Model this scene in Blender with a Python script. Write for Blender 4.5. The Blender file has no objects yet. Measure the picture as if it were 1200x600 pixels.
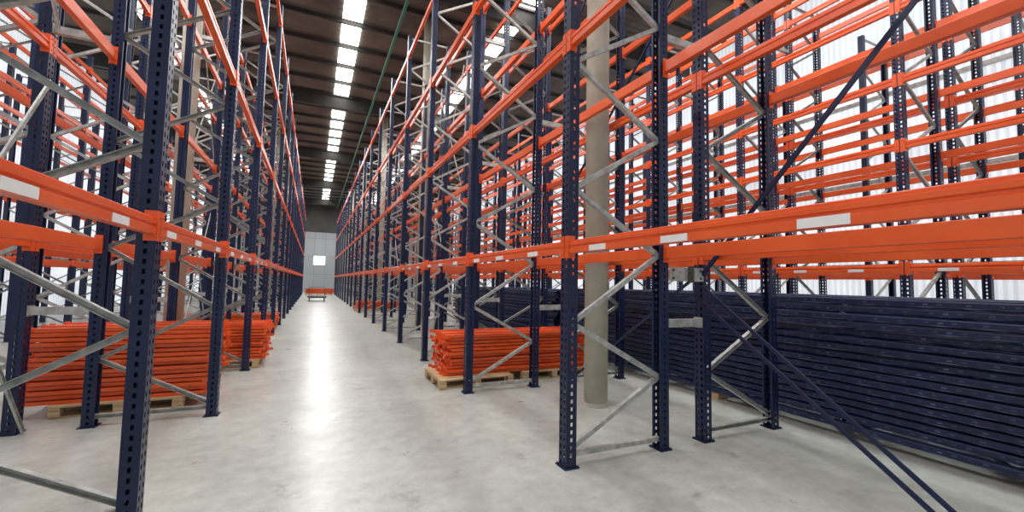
import bpy, math, random
from mathutils import Vector, Matrix
random.seed(7)
scene = bpy.context.scene
COL = scene.collection
scene.view_settings.view_transform = 'Standard'

# ------------------------------------------------------------------ camera
dy = Vector((-233.0, -27.0, -500.0)).normalized()
dx = Vector((1079.0, -52.0, -500.0))
dx = (dx - dy * dx.dot(dy)).normalized()
dz = dx.cross(dy)
R = Matrix((dx, dy, dz))            # camera -> world
cd = bpy.data.cameras.new("camera")
cam = bpy.data.objects.new("camera", cd)
COL.objects.link(cam)
cd.sensor_width = 36.0
cd.lens = 15.0
cd.clip_start = 0.05
cd.clip_end = 300
CAMH = 1.6
cam.matrix_world = Matrix.Translation((0, 0, CAMH)) @ R.to_4x4()
scene.camera = cam

# ------------------------------------------------------------------ materials
def new_mat(name):
    m = bpy.data.materials.new(name)
    m.use_nodes = True
    nt = m.node_tree
    b = nt.nodes["Principled BSDF"]
    return m, nt, b

def noisy(name, c1, c2, rough=(0.4, 0.6), metal=0.0, scale=4.0, bump=0.0, spec=0.5, stretch=None, detail=6.0, lo=0.3, hi=0.7):
    m, nt, b = new_mat(name)
    N, L = nt.nodes, nt.links
    tc = N.new("ShaderNodeTexCoord")
    mp = N.new("ShaderNodeMapping")
    if stretch: mp.inputs["Scale"].default_value = stretch
    L.new(tc.outputs["Object"], mp.inputs["Vector"])
    nz = N.new("ShaderNodeTexNoise")
    nz.inputs["Scale"].default_value = scale
    nz.inputs["Detail"].default_value = detail
    L.new(mp.outputs[0], nz.inputs["Vector"])
    cr = N.new("ShaderNodeValToRGB")
    cr.color_ramp.elements[0].position = lo
    cr.color_ramp.elements[1].position = hi
    cr.color_ramp.elements[0].color = (*c1, 1)
    cr.color_ramp.elements[1].color = (*c2, 1)
    L.new(nz.outputs[0], cr.inputs[0])
    L.new(cr.outputs[0], b.inputs["Base Color"])
    mr = N.new("ShaderNodeMapRange")
    mr.inputs["To Min"].default_value = rough[0]
    mr.inputs["To Max"].default_value = rough[1]
    L.new(nz.outputs[0], mr.inputs["Value"])
    L.new(mr.outputs[0], b.inputs["Roughness"])
    b.inputs["Metallic"].default_value = metal
    b.inputs["Specular IOR Level"].default_value = spec
    if bump:
        bp = N.new("ShaderNodeBump")
        bp.inputs["Strength"].default_value = bump
        bp.inputs["Distance"].default_value = 0.02
        L.new(nz.outputs[0], bp.inputs["Height"])
        L.new(bp.outputs[0], b.inputs["Normal"])
    return m

M_NAVY = noisy("navy_paint", (0.005, 0.011, 0.040), (0.010, 0.021, 0.072), (0.30, 0.45), 0.0, 3.0, spec=0.4)
M_NAVY2 = noisy("navy_paint_stock", (0.004, 0.010, 0.042), (0.009, 0.024, 0.095), (0.38, 0.5), 0.0, 1.6, spec=0.5, stretch=(3, 3, 0.15))
M_NAVYL = noisy("navy_paint_edge_glint", (0.010, 0.022, 0.075), (0.26, 0.36, 0.56), (0.35, 0.45), 0.1, 2.5, spec=0.6, stretch=(1, 1, 2.0), lo=0.46, hi=0.74)  # pale blue patches paint light glints onto the navy edges
M_ORANGE = noisy("orange_paint", (0.78, 0.095, 0.014), (0.90, 0.14, 0.026), (0.25, 0.38), 0.0, 2.0, spec=0.55)
M_GALV = noisy("galvanised_steel", (0.30, 0.31, 0.29), (0.58, 0.59, 0.56), (0.35, 0.55), 0.3, 14.0)
M_WHITE = noisy("white_label", (0.85, 0.85, 0.83), (0.9, 0.9, 0.88), (0.5, 0.6), 0.0, 5.0)
M_WOOD = noisy("pallet_wood", (0.46, 0.31, 0.16), (0.68, 0.51, 0.30), (0.7, 0.85), 0.0, 3.0, 0.3, 0.3, (1, 9, 9))
M_COLUMN = noisy("painted_concrete", (0.42, 0.40, 0.32), (0.56, 0.535, 0.44), (0.6, 0.8), 0.0, 3.0, 0.15, 0.3)
M_ROOF = noisy("roof_sheet", (0.07, 0.068, 0.06), (0.17, 0.165, 0.145), (0.6, 0.8), 0.0, 0.6, 0, 0.2)
M_PURLIN = noisy("roof_steel", (0.015, 0.015, 0.015), (0.04, 0.038, 0.035), (0.5, 0.7), 0.0, 2.0)
M_DARKWALL = noisy("dark_cladding", (0.03, 0.028, 0.025), (0.06, 0.056, 0.05), (0.7, 0.85), 0.0, 0.8)
M_GREEN = noisy("green_pipe_paint", (0.02, 0.16, 0.10), (0.03, 0.22, 0.14), (0.4, 0.5), 0.0, 2.0)
M_BLACK = noisy("black_rubber", (0.02, 0.02, 0.02), (0.03, 0.03, 0.03), (0.6, 0.7), 0.0, 2.0)
M_DKGREY = noisy("dark_grey_paint", (0.05, 0.05, 0.05), (0.09, 0.09, 0.09), (0.5, 0.7), 0.0, 2.0)

def emis_mat(name, base, ecol, strength, scale=1.0, lo=0.8):
    m, nt, b = new_mat(name)
    N, L = nt.nodes, nt.links
    tc = N.new("ShaderNodeTexCoord")
    nz = N.new("ShaderNodeTexNoise"); nz.inputs["Scale"].default_value = scale
    L.new(tc.outputs["Object"], nz.inputs["Vector"])
    mr = N.new("ShaderNodeMapRange")
    mr.inputs["From Min"].default_value = 0.3; mr.inputs["From Max"].default_value = 0.7
    mr.inputs["To Min"].default_value = strength * lo
    mr.inputs["To Max"].default_value = strength
    L.new(nz.outputs[0], mr.inputs["Value"])
    L.new(mr.outputs[0], b.inputs["Emission Strength"])
    b.inputs["Emission Color"].default_value = (*ecol, 1)
    b.inputs["Base Color"].default_value = (*base, 1)
    b.inputs["Roughness"].default_value = 0.6
    return m
M_SKY = emis_mat("skylight_sheet", (0.8, 0.8, 0.8), (1.0, 0.99, 0.94), 9.0, 1.5)
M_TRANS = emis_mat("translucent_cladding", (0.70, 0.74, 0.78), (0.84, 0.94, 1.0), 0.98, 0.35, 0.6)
M_TRANS2 = emis_mat("translucent_cladding_rib_shade", (0.62, 0.66, 0.70), (0.82, 0.93, 1.0), 0.66, 0.35, 0.6)  # dimmer copy of the cladding, paints shading onto the ribs
M_WINGLOW = emis_mat("window_daylight", (0.8, 0.8, 0.8), (0.92, 0.97, 1.0), 8.0, 1.0)

def back_wall_mat():
    m, nt, b = new_mat("back_wall_panels")
    N, L = nt.nodes, nt.links
    tc = N.new("ShaderNodeTexCoord")
    sp = N.new("ShaderNodeSeparateXYZ"); L.new(tc.outputs["Object"], sp.inputs[0])
    cb = N.new("ShaderNodeCombineXYZ")
    L.new(sp.outputs["X"], cb.inputs[0]); L.new(sp.outputs["Z"], cb.inputs[1])
    br = N.new("ShaderNodeTexBrick")
    br.offset = 0.0
    br.inputs["Color1"].default_value = (0.29, 0.30, 0.31, 1)
    br.inputs["Color2"].default_value = (0.34, 0.35, 0.36, 1)
    br.inputs["Mortar"].default_value = (0.18, 0.18, 0.18, 1)
    br.inputs["Scale"].default_value = 1.0
    br.inputs["Brick Width"].default_value = 1.2
    br.inputs["Row Height"].default_value = 2.2
    br.inputs["Mortar Size"].default_value = 0.02
    L.new(cb.outputs[0], br.inputs["Vector"])
    L.new(br.outputs["Color"], b.inputs["Base Color"])
    b.inputs["Roughness"].default_value = 0.8
    return m
M_BACK = back_wall_mat()

def floor_mat():
    m, nt, b = new_mat("polished_concrete")
    N, L = nt.nodes, nt.links
    tc = N.new("ShaderNodeTexCoord")
    def noise(s, d, r=0.6):
        n = N.new("ShaderNodeTexNoise"); n.inputs["Scale"].default_value = s; n.inputs["Detail"].default_value = d
        n.inputs["Roughness"].default_value = r
        L.new(tc.outputs["Object"], n.inputs["Vector"]); return n
    n1 = noise(0.7, 10, 0.65); n2 = noise(6.0, 8, 0.7); n3 = noise(1.6, 6)
    a = N.new("ShaderNodeMath"); a.operation = 'ADD'
    L.new(n1.outputs[0], a.inputs[0]); L.new(n2.outputs[0], a.inputs[1])
    dv = N.new("ShaderNodeMath"); dv.operation = 'MULTIPLY'; dv.inputs[1].default_value = 0.5
    L.new(a.outputs[0], dv.inputs[0])
    cr = N.new("ShaderNodeValToRGB")
    e = cr.color_ramp.elements
    e[0].position = 0.38; e[0].color = (0.345, 0.36, 0.325, 1)
    e[1].position = 0.62; e[1].color = (0.54, 0.565, 0.52, 1)
    L.new(dv.outputs[0], cr.inputs[0])
    n4 = noise(2.3, 12, 0.78)
    c2 = N.new("ShaderNodeValToRGB")
    c2.color_ramp.elements[0].position = 0.32; c2.color_ramp.elements[0].color = (0.62, 0.60, 0.56, 1)
    c2.color_ramp.elements[1].position = 0.43; c2.color_ramp.elements[1].color = (1, 1, 1, 1)
    L.new(n4.outputs[0], c2.inputs[0])
    mx = N.new("ShaderNodeMix"); mx.data_type = 'RGBA'; mx.blend_type = 'MULTIPLY'
    mx.inputs[0].default_value = 1.0
    L.new(cr.outputs[0], mx.inputs[6]); L.new(c2.outputs[0], mx.inputs[7])
    L.new(mx.outputs[2], b.inputs["Base Color"])
    mr = N.new("ShaderNodeMapRange"); mr.inputs["To Min"].default_value = 0.20; mr.inputs["To Max"].default_value = 0.44
    L.new(n3.outputs[0], mr.inputs["Value"]); L.new(mr.outputs[0], b.inputs["Roughness"])
    b.inputs["Specular IOR Level"].default_value = 0.45
    return m
M_FLOOR = floor_mat()

# ------------------------------------------------------------------ mesh helpers
class MB:
    def __init__(self): self.v = []; self.f = []; self.m = []
    def quad(self, a, b, c, d, mi=0):
        n = len(self.v); self.v += [a, b, c, d]; self.f.append((n, n+1, n+2, n+3)); self.m.append(mi)
    def box(self, lo, hi, mi=0):
        n = len(self.v)
        (a, b, c), (d, e, f) = lo, hi
        self.v += [(a,b,c),(d,b,c),(d,e,c),(a,e,c),(a,b,f),(d,b,f),(d,e,f),(a,e,f)]
        for q in ((0,3,2,1),(4,5,6,7),(0,1,5,4),(1,2,6,5),(2,3,7,6),(3,0,4,7)):
            self.f.append(tuple(n+i for i in q)); self.m.append(mi)
    def prism(self, prof, p0, p1, ax_u, ax_v, mi=0, closed=True):
        n = len(self.v); k = len(prof)
        p0, p1, U, V = Vector(p0), Vector(p1), Vector(ax_u), Vector(ax_v)
        for p in (p0, p1):
            for (a, b) in prof: self.v.append(tuple(p + U*a + V*b))
        for i in range(k if closed else k-1):
            j = (i+1) % k
            self.f.append((n+i, n+j, n+k+j, n+k+i)); self.m.append(mi)
        if closed:
            self.f.append(tuple(n+i for i in reversed(range(k)))); self.m.append(mi)
            self.f.append(tuple(n+k+i for i in range(k))); self.m.append(mi)
    def cyl(self, c, r, h, axis='z', seg=24, mi=0):
        prof = [(r*math.cos(2*math.pi*i/seg), r*math.sin(2*math.pi*i/seg)) for i in range(seg)]
        c = Vector(c)
        if axis == 'z': self.prism(prof, c, c+Vector((0,0,h)), (1,0,0), (0,1,0), mi)
        if axis == 'y': self.prism(prof, c, c+Vector((0,h,0)), (1,0,0), (0,0,1), mi)
        if axis == 'x': self.prism(prof, c, c+Vector((h,0,0)), (0,1,0), (0,0,1), mi)
    def add(self, o, M):
        n = len(self.v)
        self.v += [tuple(M @ Vector(p)) for p in o.v]
        self.f += [tuple(n+i for i in q) for q in o.f]; self.m += o.m
    def mesh(self, name, mats, smooth=False):
        me = bpy.data.meshes.new(name)
        me.from_pydata(self.v, [], self.f)
        if not isinstance(mats, (list, tuple)): mats = [mats]
        for m in mats: me.materials.append(m)
        me.polygons.foreach_set("material_index", self.m)
        if smooth: me.polygons.foreach_set("use_smooth", [True]*len(self.f))
        me.update()
        return me

def obj(name, data, loc=(0,0,0), rot=(0,0,0), parent=None, label=None, cat=None, group=None, kind=None):
    o = bpy.data.objects.new(name, data)
    COL.objects.link(o)
    o.location = loc; o.rotation_euler = rot
    if parent is not None: o.parent = parent
    if label: o["label"] = label
    if cat: o["category"] = cat
    if group: o["group"] = group
    if kind: o["kind"] = kind
    return o

# ------------------------------------------------------------------ upright frame parts
HT = 8.2; D = 1.08; PW = 0.06; PD = 0.052
def post_mb(sgn, detailed=True):
    b = MB()
    fx, bx = -PD*sgn, PD*sgn
    z0 = 0.008
    if detailed:
        pitch, hole = 0.066, 0.032
        ycols = [-PW, -0.041, -0.019, 0.019, 0.041, PW]
        n = int((HT - z0)/pitch)
        zs = [z0]
        for i in range(n):
            zs += [z0+i*pitch+0.02, z0+i*pitch+0.02+hole]
        zs.append(HT)
        for i in range(len(zs)-1):
            za, zb = zs[i], zs[i+1]
            h = (i % 2 == 1)
            for c in range(5):
                if h and c in (1, 3): continue
                b.quad((fx, ycols[c], za), (fx, ycols[c+1], za), (fx, ycols[c+1], zb), (fx, ycols[c], zb))
        for s in (-1, 1):
            xa = [fx, fx*0.2, -fx*0.2, bx]
            for i in range(len(zs)-1):
                za, zb = zs[i], zs[i+1]
                h = (i % 2 == 1)
                for c in range(3):
                    if h and c == 1: continue
                    b.quad((xa[c], s*PW, za), (xa[c+1], s*PW, za), (xa[c+1], s*PW, zb), (xa[c], s*PW, zb))
            b.quad((bx, s*PW, z0), (bx, s*(PW-0.022), z0), (bx, s*(PW-0.022), HT), (bx, s*PW, HT))
            b.quad((bx, s*(PW-0.022), z0), (bx-0.015*sgn, s*(PW-0.022), z0), (bx-0.015*sgn, s*(PW-0.022), HT), (bx, s*(PW-0.022), HT))
    else:
        prof = [(bx, -0.033), (bx, -PW), (fx, -PW), (fx, PW), (bx, PW), (bx, 0.033)]
        b.prism(prof, (0,0,z0), (0,0,HT), (1,0,0), (0,1,0), closed=False)
    return b
def plate_mb():
    b = MB(); b.box((-0.075, -0.085, 0), (0.075, 0.085, 0.008))
    b.cyl((-0.062, 0.07, 0.008), 0.009, 0.012, seg=6); b.cyl((0.062, -0.07, 0.008), 0.009, 0.012, seg=6)
    return b
def brace_mb(p, q, W=0.021, T=0.022):
    b = MB()
    p, q = Vector(p), Vector(q)
    d = (q-p).normalized()
    u = Vector((0,1,0)); v = d.cross(u)
    t = 0.003
    prof = [(-T,-W),(T,-W),(T,-W+t),(-T+t,-W+t),(-T+t,W-t),(T,W-t),(T,W),(-T,W)]
    b.prism(prof, p, q, u, v)
    return b
nodes_z = [0.15, 0.70, 1.25, 1.90, 2.48]
while nodes_z[-1] + 0.6 < HT-0.05: nodes_z.append(nodes_z[-1]+0.6)
xin = D/2 - 0.03
segs = []
for i in range(len(nodes_z)-1):
    sx = -1 if i % 2 == 0 else 1
    segs.append(((sx*xin, 0, nodes_z[i]), (-sx*xin, 0, nodes_z[i+1])))
segs.append(((-xin, 0.0, 0.10), (xin, 0.0, 0.10)))
segs.append(((-xin, 0.0, HT-0.06), (xin, 0.0, HT-0.06)))

FPARTS = [("post", post_mb(1).mesh("post", M_NAVY), (-D/2,0,0), None),
          ("post", post_mb(-1).mesh("post", M_NAVY), (D/2,0,0), None)]
pl = plate_mb().mesh("base_plate", M_NAVY)
PLATES = [("base_plate", pl, (-D/2,0,0), None), ("base_plate", pl, (D/2,0,0), None)]
BRACES = [("brace", brace_mb(a, b).mesh("brace", M_GALV), (0,0,0), "galvanised grey steel brace") for a, b in segs]
fm = MB()
for s, x in ((1,-D/2),(-1,D/2)):
    fm.add(post_mb(s, False), Matrix.Translation((x,0,0)))
    fm.add(plate_mb(), Matrix.Translation((x,0,0)))
for a, b in segs:
    t = brace_mb(a, b); t.m = [1]*len(t.m); fm.add(t, Matrix.Identity(4))
FAR = fm.mesh("rack_upright", [M_NAVY, M_GALV])

# slimmer ladder frames lying in the piles: slotted outer face, rolled shoulders, glints painted on both
SH = 0.034
def stock_post_mb(sgn, slots=True):
    b = MB()
    s = sgn
    pr = [(-0.040*s,0.022),(-0.036*s,0.030),(-0.024*s,SH),(0.040*s,SH),(0.045*s,0.028),(0.045*s,-0.028),(0.040*s,-SH),(-0.024*s,-SH),(-0.036*s,-0.030),(-0.040*s,-0.022)]
    mi = [1, 0, 0, 0, 0, 0, 0, 0, 0]
    n = len(b.v); k = len(pr)
    for z in (0, HT):
        for (a, c) in pr: b.v.append((a, c, z))
    for i in range(k-1):
        b.f.append((n+i, n+i+1, n+k+i+1, n+k+i)); b.m.append(mi[i] if s > 0 or i != 0 else 0)
    fx = -0.040*s
    if slots:
        p = 0.10; m = int(HT/p)
        for i in range(m):
            z0, z1, z2 = i*p, i*p+0.06, (i+1)*p if i < m-1 else HT
            b.quad((fx,-0.022,z0),(fx,0.022,z0),(fx,0.022,z1),(fx,-0.022,z1))
            b.quad((fx,-0.022,z1),(fx,-0.008,z1),(fx,-0.008,z2),(fx,-0.022,z2))
            b.quad((fx,0.008,z1),(fx,0.022,z1),(fx,0.022,z2),(fx,0.008,z2))
            b.quad((fx+0.006*s,-0.008,z1),(fx+0.006*s,0.008,z1),(fx+0.006*s,0.008,z2),(fx+0.006*s,-0.008,z2), 1)  # slot backs take the painted glint colour
    else:
        b.quad((fx,-0.022,0),(fx,0.022,0),(fx,0.022,HT),(fx,-0.022,HT))
    return b
STOCK = [("post", stock_post_mb(1).mesh("post", [M_NAVY2, M_NAVYL]), (-D/2,0,0), None), ("post", stock_post_mb(-1).mesh("post", [M_NAVY2, M_NAVYL]), (D/2,0,0), None)]
SBR = [("brace", brace_mb(a, b, 0.018, 0.018).mesh("brace", M_NAVY), (0,0,0), None) for a, b in segs]
fs = MB()
for s, x in ((1,-D/2),(-1,D/2)): fs.add(stock_post_mb(s, False), Matrix.Translation((x,0,0)))
for a, b in segs: fs.add(brace_mb(a, b, 0.018, 0.018), Matrix.Identity(4))
FARLIE = fs.mesh("stacked_upright", [M_NAVY2, M_NAVYL])

def add_frame(x, y, rot=0.0):
    dist = math.hypot(x, y)
    lab = "navy perforated rack upright with galvanised zigzag braces on concrete floor"
    if dist < 14:
        e = obj("rack_upright", None, (x, y, 0), (0,0,rot), label=lab, cat="rack upright", group="navy rack uprights")
        e.empty_display_size = 0.2
        for n, me, l, pl_ in FPARTS + PLATES + BRACES:
            obj(n, me, l, parent=e, label=pl_)
    else:
        obj("rack_upright", FAR, (x, y, 0), (0,0,rot), label=lab, cat="rack upright", group="navy rack uprights")

# ------------------------------------------------------------------ crossbars (load beams)
BP = [(-0.046,-0.058),(-0.050,-0.054),(-0.050,-0.012),(-0.041,-0.006),(-0.041,0.006),(-0.050,0.012),(-0.050,0.034),
      (-0.034,0.038),(-0.034,0.054),(-0.030,0.058),(0.006,0.058),(0.010,0.054),(0.010,-0.054),(0.006,-0.058)]
def beam_body(L):
    b = MB(); h = L/2 - PW - 0.006
    b.prism(BP, (0,-h,0), (0,h,0), (1,0,0), (0,0,1)); return b
def conn_mb(L, s):
    b = MB(); h = L/2
    ya, yb = sorted((s*(h-PW-0.006), s*(h-PW-0.0005)))
    b.box((-0.058, ya, -0.10), (0.015, yb, 0.10))
    ya, yb = sorted((s*(h-PW-0.0005), s*(h-0.006)))
    b.box((-0.058, ya, -0.10), (-0.0525, yb, 0.10))
    yc = s*(h-0.03)
    for z in (-0.06, 0.0, 0.06): b.cyl((-0.064, yc, z), 0.008, 0.008, 'x', 6)
    return b
_bc = {}
def beam_meshes(L):
    k = round(L, 3)
    if k not in _bc:
        j = beam_body(L); j.add(conn_mb(L,1), Matrix.Identity(4)); j.add(conn_mb(L,-1), Matrix.Identity(4))
        _bc[k] = (beam_body(L).mesh("rack_crossbar", M_ORANGE), conn_mb(L,1).mesh("connector", M_ORANGE),
                  conn_mb(L,-1).mesh("connector", M_ORANGE), j.mesh("rack_crossbar", M_ORANGE), j)
    return _bc[k]
lab_mb = MB(); lab_mb.box((-0.0525,-0.11,-0.023),(-0.0502,0.11,0.023))
LABEL = lab_mb.mesh("location_label", M_WHITE)

YR = [0.40] + [0.605 + 2.68*k for k in range(1, 19)]
YL = [0.9, 3.58] + [6.06 + 2.68*k for k in range(17)]
LR = [1.93, 3.84, 5.75, 7.65]
LQ = [1.93, 3.78, 4.8, 5.95, 7.65]
LL = [1.93, 4.02, 5.95, 7.75]
rows = [(2.10, 1, YR, LR), (3.77, -1, YR, LR), (8.0, 1, YR, LQ), (9.67, -1, YR, LQ), (12.7, 1, YR, LR),
        (-1.0, -1, YL, LL), (-2.67, 1, YL, LL), (-6.4, -1, YL, LL), (-8.07, 1, YL, LL)]
def row_span(r):
    x0 = r[0]
    return (x0, x0+D) if x0 > 0 else (x0-D, x0)
beams = []
for ri, r in enumerate(rows):
    xa, xb = row_span(r)
    rot = 0.0 if r[1] == 1 else math.pi
    for y in r[2]:
        add_frame((xa+xb)/2, y, rot)
    for i in range(len(r[2])-1):
        ya, yb = r[2][i], r[2][i+1]
        for z in r[3]:
            beams.append((xa, (ya+yb)/2, z, 0.0, yb-ya, ri))
            beams.append((xb, (ya+yb)/2, z, math.pi, yb-ya, ri))
def vis_key(b):
    x, y, z = b[0], b[1], b[2]
    return math.sqrt(x*x + y*y + (z-CAMH)**2) + (2.5 if z > 5 and y < 6 else 0) + (4 if b[5] in (4, 8) else 0)
beams.sort(key=vis_key)
rest = MB()
for i, (x, y, z, rot, L, ri) in enumerate(beams):
    ms = beam_meshes(L)
    if i < 298:
        lab = "orange steel rack crossbar hooked between navy uprights"
        if vis_key(beams[i]) < 11:
            has = z < 2 and ((ri in (0, 2) and rot == 0.0) or (ri == 5 and rot != 0))
            if has: lab = "orange steel rack crossbar with white labels hooked between navy uprights"
            o = obj("rack_crossbar", ms[0], (x,y,z), (0,0,rot), label=lab, cat="rack crossbar", group="orange rack crossbars")
            obj("connector", ms[1], parent=o); obj("connector", ms[2], parent=o)
            if has:
                for off in (-0.71, 0.16, 0.96):
                    obj("location_label", LABEL, (0, off, -0.030), parent=o, label="blank white paper label")
        else:
            obj("rack_crossbar", ms[3], (x,y,z), (0,0,rot), label=lab, cat="rack crossbar", group="orange rack crossbars")
    else:
        rest.add(ms[4], Matrix.Translation((x,y,z)) @ Matrix.Rotation(rot, 4, 'Z'))
obj("rack_crossbars", rest.mesh("rack_crossbars", M_ORANGE), label="orange steel crossbars of the receding pallet rack rows", cat="rack crossbars",
    group="orange rack crossbars", kind="stuff")

# ------------------------------------------------------------------ row spacers
def spacer_mb(L):
    b = MB(); t = 0.003
    prof = [(-0.03,-0.04),(0.03,-0.04),(0.03,-0.04+t),(-0.03+t,-0.04+t),(-0.03+t,0.04-t),(0.03,0.04-t),(0.03,0.04),(-0.03,0.04)]
    b.prism(prof, (-L/2,0,0), (L/2,0,0), (0,1,0), (0,0,1))
    for s in (-1,1):
        b.box((s*L/2-0.003, -0.05, -0.055), (s*L/2+0.003, 0.05, 0.055))
        b.cyl((s*(L/2-0.014)-0.006, 0.04, 0.045), 0.008, 0.012, 'x', 6)
    return b
gap = 3.77 - (2.10 + D)
SP = spacer_mb(gap - 2*PD - 0.012).mesh("row_spacer", M_GALV)
for (xc, Ys) in (((2.10+D+3.77)/2, YR), ((8.0+D+9.67)/2, YR), (-(1.0+D+2.67)/2, YL), (-(6.4+D+8.07)/2, YL)):
    for y in Ys[:9]:
        for z in (1.22, 4.2, 7.0):
            obj("row_spacer", SP, (xc, y, z), label="galvanised row spacer joining two back-to-back uprights",
                cat="spacer", group="galvanised row spacers")
e = obj("bracing_bracket", None, (3.475, 3.285, 1.72), label="galvanised bracing bracket bolted between two uprights", cat="bracket")
bm_ = MB()
bm_.box((-0.235,-0.07,-0.07),(0.235,-0.062,0.07)); bm_.box((-0.235,-0.062,0.062),(0.235,0.03,0.07)); bm_.box((-0.235,-0.062,-0.07),(0.235,0.03,-0.062))
obj("plate", bm_.mesh("plate", M_GALV), parent=e)
for px, pz in ((-0.19,0.04),(-0.19,-0.04),(0.19,0.04),(0.19,-0.04)):
    b = MB(); b.cyl((0,-0.012,0), 0.014, 0.012, 'y', 6)
    obj("bolt", b.mesh("bolt", M_DKGREY), (px, -0.07, pz), parent=e)
b = MB(); b.box((0.01,-0.10,-0.085),(0.07,-0.07,0.085)); b.cyl((0.04,-0.112,0.02),0.022,0.012,'y',16); b.cyl((0.04,-0.112,-0.045),0.012,0.012,'y',6)
obj("clamp", b.mesh("clamp", M_DKGREY), parent=e, label="dark grey steel clamp with round boss")

def spine(p, q, mat=None, w=0.015, lab="long navy diagonal spine brace between uprights", grp="navy spine braces"):
    p, q = Vector(p), Vector(q)
    c = (p+q)/2; b = MB()
    d = (q-p).normalized(); u = Vector((1,0,0)); v = d.cross(u).normalized()
    prof = [(-0.010,-w),(0.010,-w),(0.010,-w+0.004),(-0.006,-w+0.004),(-0.006,w-0.004),(0.010,w-0.004),(0.010,w),(-0.010,w)]
    b.prism(prof, p-c, q-c, u, v)
    obj("spine_brace", b.mesh("spine_brace", mat or M_NAVY), c, label=lab, cat="brace", group=grp)
xs = 3.77-PD-0.02
spine((xs, 3.22, 1.60), (xs, 1.06, 0.02))
spine((xs-0.035, 3.22, 1.45), (xs-0.035, 1.19, 0.02))
spine((xs, 3.22, 1.72), (xs, 0.46, 4.6), w=0.02)
spine((xs-0.012, 5.84, 0.03), (xs-0.012, 3.36, 1.66))
spine((xs, 5.9, 5.6), (xs, 3.36, 8.0))
spine((xs, 3.36, 5.2), (xs, 5.9, 3.0))
gl = "long galvanised diagonal spine brace between uprights"
for (xg, st, Ys, ks) in ((3.77-PD-0.03, -0.025, YR, (4, 7, 10)), (-2.67+PD+0.03, 0.025, YL, (1, 4, 7))):
    for k in ks:
        a, c = Ys[k]+0.05, Ys[k+1]-0.05
        for z in (0.02, 4.2):
            spine((xg, a, z), (xg, c, z+3.6), M_GALV, 0.02, gl, "galvanised spine braces")
            spine((xg+st, a, z+3.6), (xg+st, c, z), M_GALV, 0.02, gl, "galvanised spine braces")

# ------------------------------------------------------------------ concrete columns
cb_ = MB(); cb_.cyl((0,0,0.0), 0.155, 11.25, seg=40)
CM = cb_.mesh("column_shaft", M_COLUMN)
for p in CM.polygons: p.use_smooth = len(p.vertices) == 4
cf = MB(); cf.cyl((0,0,0.0), 0.165, 0.05, seg=40)
CF = cf.mesh("column_foot", M_COLUMN)
for (x, ys) in ((3.475, (4.76, 15.2, 25.7, 36.2, 46.7)), (-2.375, (10.1, 20.6, 31.1, 41.6))):
    for y in ys:
        o = obj("concrete_column", CM, (x,y,0), label="round beige concrete column rising between back-to-back racks", cat="column", group="round concrete columns")
        obj("column_foot", CF, (0,0,0), parent=o)

# ------------------------------------------------------------------ wooden pallets + stacks of orange crossbars
def pallet_parts(LX, LY):
    out = []
    n = 7
    for i in range(n):
        y = -LY/2 + 0.05 + i*(LY-0.1)/(n-1)
        b = MB(); b.box((-LX/2,-0.05,0.122),(LX/2,0.05,0.144)); out.append(("top_board", b.mesh("top_board", M_WOOD), (0,y,0)))
    for x in (-LX/2+0.05, 0, LX/2-0.05):
        b = MB(); b.box((-0.05,-LY/2,0.1),(0.05,LY/2,0.122)); out.append(("stringer_board", b.mesh("stringer_board", M_WOOD), (x,0,0)))
        for y in (-LY/2+0.07, 0, LY/2-0.07):
            b = MB(); b.box((-0.05,-0.07,0.022),(0.05,0.07,0.1)); out.append(("block", b.mesh("block", M_WOOD), (x,y,0)))
    for y in (-LY/2+0.07, 0, LY/2-0.07):
        b = MB(); b.box((-LX/2,-0.05,0),(LX/2,0.05,0.022)); out.append(("bottom_board", b.mesh("bottom_board", M_WOOD), (0,y,0)))
    return out
PP = pallet_parts(1.2, 0.95)
def add_pallet(x, y, rz=0.0):
    e = obj("wooden_pallet", None, (x,y,0), (0,0,rz), label="light wooden pallet under a stack of orange crossbars", cat="pallet", group="wooden pallets")
    for n, me, l in PP: obj(n, me, l, parent=e)

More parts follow.
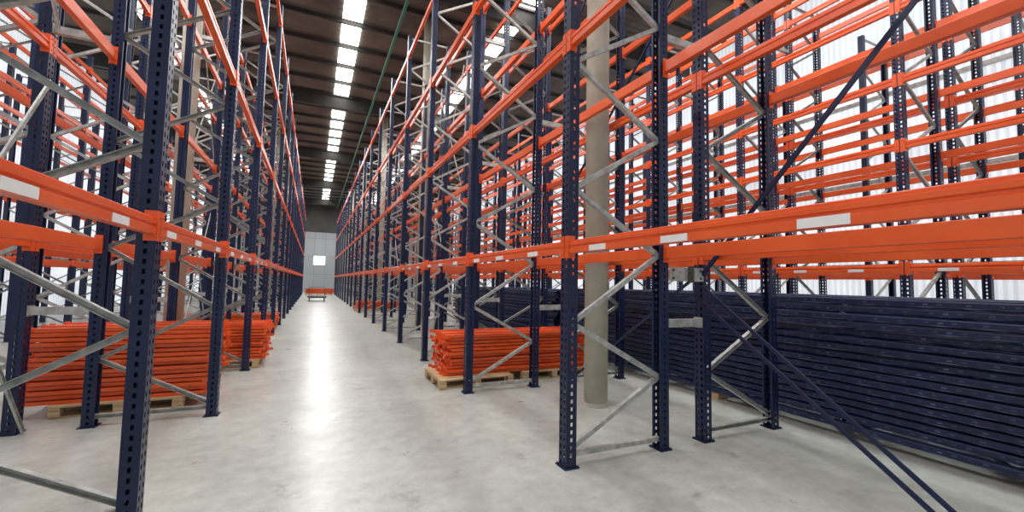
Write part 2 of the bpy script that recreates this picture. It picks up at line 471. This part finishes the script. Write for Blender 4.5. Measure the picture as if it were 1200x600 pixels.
def stock_bar(SL):
    sb = MB()
    sp_ = [(-0.053,-0.023),(0.053,-0.023),(0.053,0.004),(0.036,0.005),(0.036,0.017),(-0.053,0.017)]
    sb.prism(sp_, (-SL/2,0,0), (SL/2,0,0), (0,1,0), (0,0,1))
    return sb.mesh("stacked_crossbar", M_ORANGE)
sc_ = MB()
sc_.box((0,-0.066,-0.0235),(0.006,0.066,0.028)); sc_.box((0.006,-0.066,-0.0235),(0.05,-0.0605,0.028))
for z in (-0.012, 0.014): sc_.cyl((0.002,0.0,z),0.007,0.012,'x',6)
SC = sc_.mesh("connector", M_ORANGE)
_sb = {}
def add_stack(xc, yc, ncol, nlay, grp, jit=0.06, detail=True, ang=0.7, LP=0.0535, SL=2.5, pdx=0.0, pdy=0.0):
    if SL not in _sb: _sb[SL] = stock_bar(SL)
    SB = _sb[SL]
    if SL > 2.2:
        add_pallet(xc - SL/2 + 0.55 + pdx, yc + pdy)
        add_pallet(xc + SL/2 - 0.65, yc)
    else:
        add_pallet(xc, yc)
    for l in range(nlay):
        lj = random.uniform(-jit, jit)
        la = math.radians(random.uniform(-ang, ang))
        ly = random.uniform(-0.035, 0.035)
        for c in range(ncol):
            if l == nlay-1 and detail and c in (1, 4): continue
            off = (c-(ncol-1)/2)*0.137
            x = xc + lj + random.uniform(-jit, jit)*0.8 - off*math.sin(la)
            y = yc + ly + off*math.cos(la)
            z = 0.144 + 0.024 + l*LP
            o = obj("stacked_crossbar", SB, (x,y,z), (0,0,la), label="orange steel crossbar lying in a stack on wooden pallets",
                    cat="rack crossbar", group=grp)
            if detail and (c == 0 or c == ncol-1 or l >= nlay-2):
                obj("connector", SC, (SL/2,0,0), parent=o)
                obj("connector", SC, (-SL/2,0,0), (0,0,math.pi), parent=o)
add_stack(3.20, 6.84, 6, 12, "orange crossbars stacked by the concrete column", pdx=-0.14, pdy=-0.14)
add_stack(-1.98, 6.95, 6, 16, "orange crossbars in the tall stack", SL=1.7, jit=0.05)
add_stack(-2.02, 9.38, 6, 12, "orange crossbars in the stack reaching into the aisle")
add_stack(-2.2, 15.4, 6, 7, "orange crossbars in a small stack", detail=False)
add_stack(3.3, 23.4, 6, 7, "orange crossbars in a small stack", detail=False)
add_stack(0.62, 47.5, 6, 10, "orange crossbars stacked across the end of the aisle", detail=False)

# ------------------------------------------------------------------ navy frames lying in piles
bt = MB(); bt.box((-0.62,-0.05,0),(0.62,0.05,0.08))
BT = bt.mesh("timber_batten", M_WOOD)
def add_lying(xc, y0, n, detail, grp):
    for yb in (y0+0.9, y0+4.1, y0+7.2):
        obj("timber_batten", BT, (xc, yb, 0), label="timber batten under a pile of navy uprights", cat="batten", group="timber battens")
    for i in range(n):
        y = y0 + random.uniform(-0.14, 0.14); x = xc + random.uniform(-0.05, 0.05)
        rz = math.radians(random.uniform(-0.05, 0.05))
        z = 0.08 + SH + 0.004 + i*(2*SH+0.0165)
        lab = "navy steel rack upright lying flat in a tall pile"
        e_rot = (-math.pi/2, 0, rz)
        if detail:
            e = obj("stacked_upright", None, (x,y,z), e_rot, label=lab, cat="rack upright", group=grp)
            for nm, me, l, pl_ in STOCK + SBR: obj(nm, me, l, parent=e, label=pl_)
        else:
            obj("stacked_upright", FARLIE, (x,y,z), e_rot, label=lab, cat="rack upright", group=grp)
add_lying(5.90, 0.3, 17, True, "pile of navy uprights on the floor")
add_lying(7.21, 0.1, 17, False, "rear pile of navy uprights on the floor")
add_lying(5.91, 8.95, 16, False, "further pile of navy uprights on the floor")
add_lying(7.21, 8.75, 16, False, "rear further pile of navy uprights on the floor")

# ------------------------------------------------------------------ flatbed trolley at the far end of the aisle
e = obj("flatbed_trolley", None, (0.3, 34.8, 0), label="low dark grey flatbed trolley standing in the aisle", cat="trolley")
b = MB(); b.box((-0.65,-0.9,0.30),(0.65,0.9,0.36)); b.box((-0.6,-0.85,0.24),(0.6,-0.78,0.30)); b.box((-0.6,0.78,0.24),(0.6,0.85,0.30))
obj("deck", b.mesh("deck", M_DKGREY), parent=e)
for (cx, cy) in ((-0.5,-0.7),(0.5,-0.7),(-0.5,0.7),(0.5,0.7)):
    b = MB(); b.cyl((-0.03,0,0), 0.12, 0.06, 'x', 20)
    obj("wheel", b.mesh("wheel", M_BLACK), (cx, cy, 0.12), parent=e)
b = MB()
for x in (-0.55, 0.51): b.box((x,0.86,0.3),(x+0.04,0.9,0.95))
b.box((-0.55,0.86,0.95),(0.55,0.9,0.99))
obj("handle", b.mesh("handle", M_DKGREY), parent=e)

# ------------------------------------------------------------------ building shell
XL, XR_, Y0, Y1, ZC = -10.2, 14.4, -4.0, 58.0, 11.35
b = MB(); b.box((XL,Y0,-0.1),(XR_,Y1,0.0))
obj("floor", b.mesh("floor", M_FLOOR), kind="structure", label="polished light concrete slab floor", cat="floor")
b = MB(); n = int((Y1-Y0)/0.30)
prof = []
for i in range(n*2+1):
    prof.append((Y0 + i*(Y1-Y0)/(n*2), ZC + (0.07 if i % 2 else 0.0)))
b.prism(prof, (XL,0,0), (XR_,0,0), (0,1,0), (0,0,1), closed=False)
obj("ceiling", b.mesh("ceiling", M_ROOF), kind="structure", label="dark corrugated warehouse roof sheeting", cat="ceiling")
b = MB(); b.box((XL,Y1,0),(XR_,Y1+0.15,7.4),0); b.box((XL,Y1-0.02,7.4),(XR_,Y1+0.15,ZC+0.1),1)
obj("wall_back", b.mesh("wall_back", [M_BACK, M_DARKWALL]), kind="structure", label="grey panelled end wall with dark upper cladding", cat="wall")
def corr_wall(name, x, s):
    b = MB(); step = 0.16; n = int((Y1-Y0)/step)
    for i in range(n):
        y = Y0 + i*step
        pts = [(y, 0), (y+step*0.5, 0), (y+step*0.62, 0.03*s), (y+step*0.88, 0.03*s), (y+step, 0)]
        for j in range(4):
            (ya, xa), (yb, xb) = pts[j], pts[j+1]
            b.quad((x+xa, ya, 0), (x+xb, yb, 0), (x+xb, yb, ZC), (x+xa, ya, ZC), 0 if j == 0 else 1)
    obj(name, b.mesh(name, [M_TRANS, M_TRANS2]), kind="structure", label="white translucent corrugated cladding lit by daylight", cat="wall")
corr_wall("wall_right", XR_, 1)
corr_wall("wall_left", XL, -1)
tn = 1
def trim(lo, hi, mat, lab):
    global tn
    b = MB(); c = [(lo[i]+hi[i])/2 for i in range(3)]
    b.box([lo[i]-c[i] for i in range(3)], [hi[i]-c[i] for i in range(3)])
    obj("trim_%d" % tn, b.mesh("trim", mat), c, kind="structure", label=lab, cat="trim"); tn += 1
for z in (2.2, 4.6, 7.0, 9.4):
    trim((XR_-0.08, Y0, z), (XR_-0.01, Y1, z+0.12), M_GALV, "steel wall girt")
    trim((XL+0.01, Y0, z), (XL+0.08, Y1, z+0.12), M_GALV, "steel wall girt")
y = Y0+0.9; k = 0
while y < Y1-0.5:
    big = (k % 6 == 3)
    if big:
        trim((XL, y-0.1, ZC-0.75), (XR_, y+0.1, ZC-0.66), M_PURLIN, "dark steel roof girder flange")
        trim((XL, y-0.1, ZC-0.12), (XR_, y+0.1, ZC-0.02), M_PURLIN, "dark steel roof girder flange")
        trim((XL, y-0.015, ZC-0.66), (XR_, y+0.015, ZC-0.12), M_PURLIN, "dark steel roof girder web")
    else:
        trim((XL, y-0.035, ZC-0.18), (XR_, y+0.035, ZC-0.02), M_PURLIN, "dark steel roof purlin")
    y += 1.8; k += 1
sk = MB(); sk.box((-0.35,-0.80,-0.03),(0.35,0.80,0.0))
SK = sk.mesh("window_skylight", M_SKY)
wn = 1
for xx in (-6.0, 0.92, 6.4):
    y = Y0 + 0.9 + 0.9
    while y < Y1-1:
        obj("window_%d" % wn, SK, (xx, y, ZC-0.005), kind="structure", label="bright translucent roof skylight panel", cat="skylight")
        wn += 1; y += 1.8
b = MB(); b.box((-0.6,-0.02,-0.5),(0.6,0.0,0.5))
obj("window_%d" % wn, b.mesh("window_back", M_WINGLOW), (0.6, Y1-0.03, 3.9), kind="structure", label="small bright window high in the end wall", cat="window"); wn += 1
for lo, hi in (((-0.06,Y1-0.1,3.34),(1.26,Y1-0.05,3.4)), ((-0.06,Y1-0.1,4.4),(1.26,Y1-0.05,4.46)), ((-0.06,Y1-0.1,3.4),(0.0,Y1-0.05,4.4)), ((1.2,Y1-0.1,3.4),(1.26,Y1-0.05,4.4)), ((0.58,Y1-0.1,3.4),(0.62,Y1-0.05,4.4))):
    trim(lo, hi, M_WHITE, "white window frame")
b = MB(); b.cyl((0,0,0), 0.05, Y1-Y0-1, 'y', 16)
obj("trim_%d" % tn, b.mesh("trim", M_GREEN, True), (2.35, Y0+0.5, 10.55), label="green pipe hung under the dark roof", cat="pipe", kind="structure")

# ------------------------------------------------------------------ light
w = bpy.data.worlds.new("world"); scene.world = w; w.use_nodes = True
bg = w.node_tree.nodes["Background"]
bg.inputs[0].default_value = (0.90, 0.95, 1.0, 1); bg.inputs[1].default_value = 0.65
for (x, yy, en, wd) in ((0.92, 4, 460, 3.0), (0.92, 20, 500, 1.4), (0.92, 34, 650, 1.0), (0.92, 49, 1000, 1.0), (6.4, 5, 450, 1.4), (6.4, 20, 420, 1.4), (-5.0, 8, 460, 1.4)):  # fill lamps added under the roof, on top of the glowing skylight panels
    l = bpy.data.lights.new("skylight_fill", 'AREA'); l.shape = 'RECTANGLE'; l.size = wd; l.size_y = 9 if yy != 4 else 5
    l.energy = en; l.color = (0.98, 0.99, 1.0)
    obj("skylight_fill", l, (x, yy, ZC-0.9))
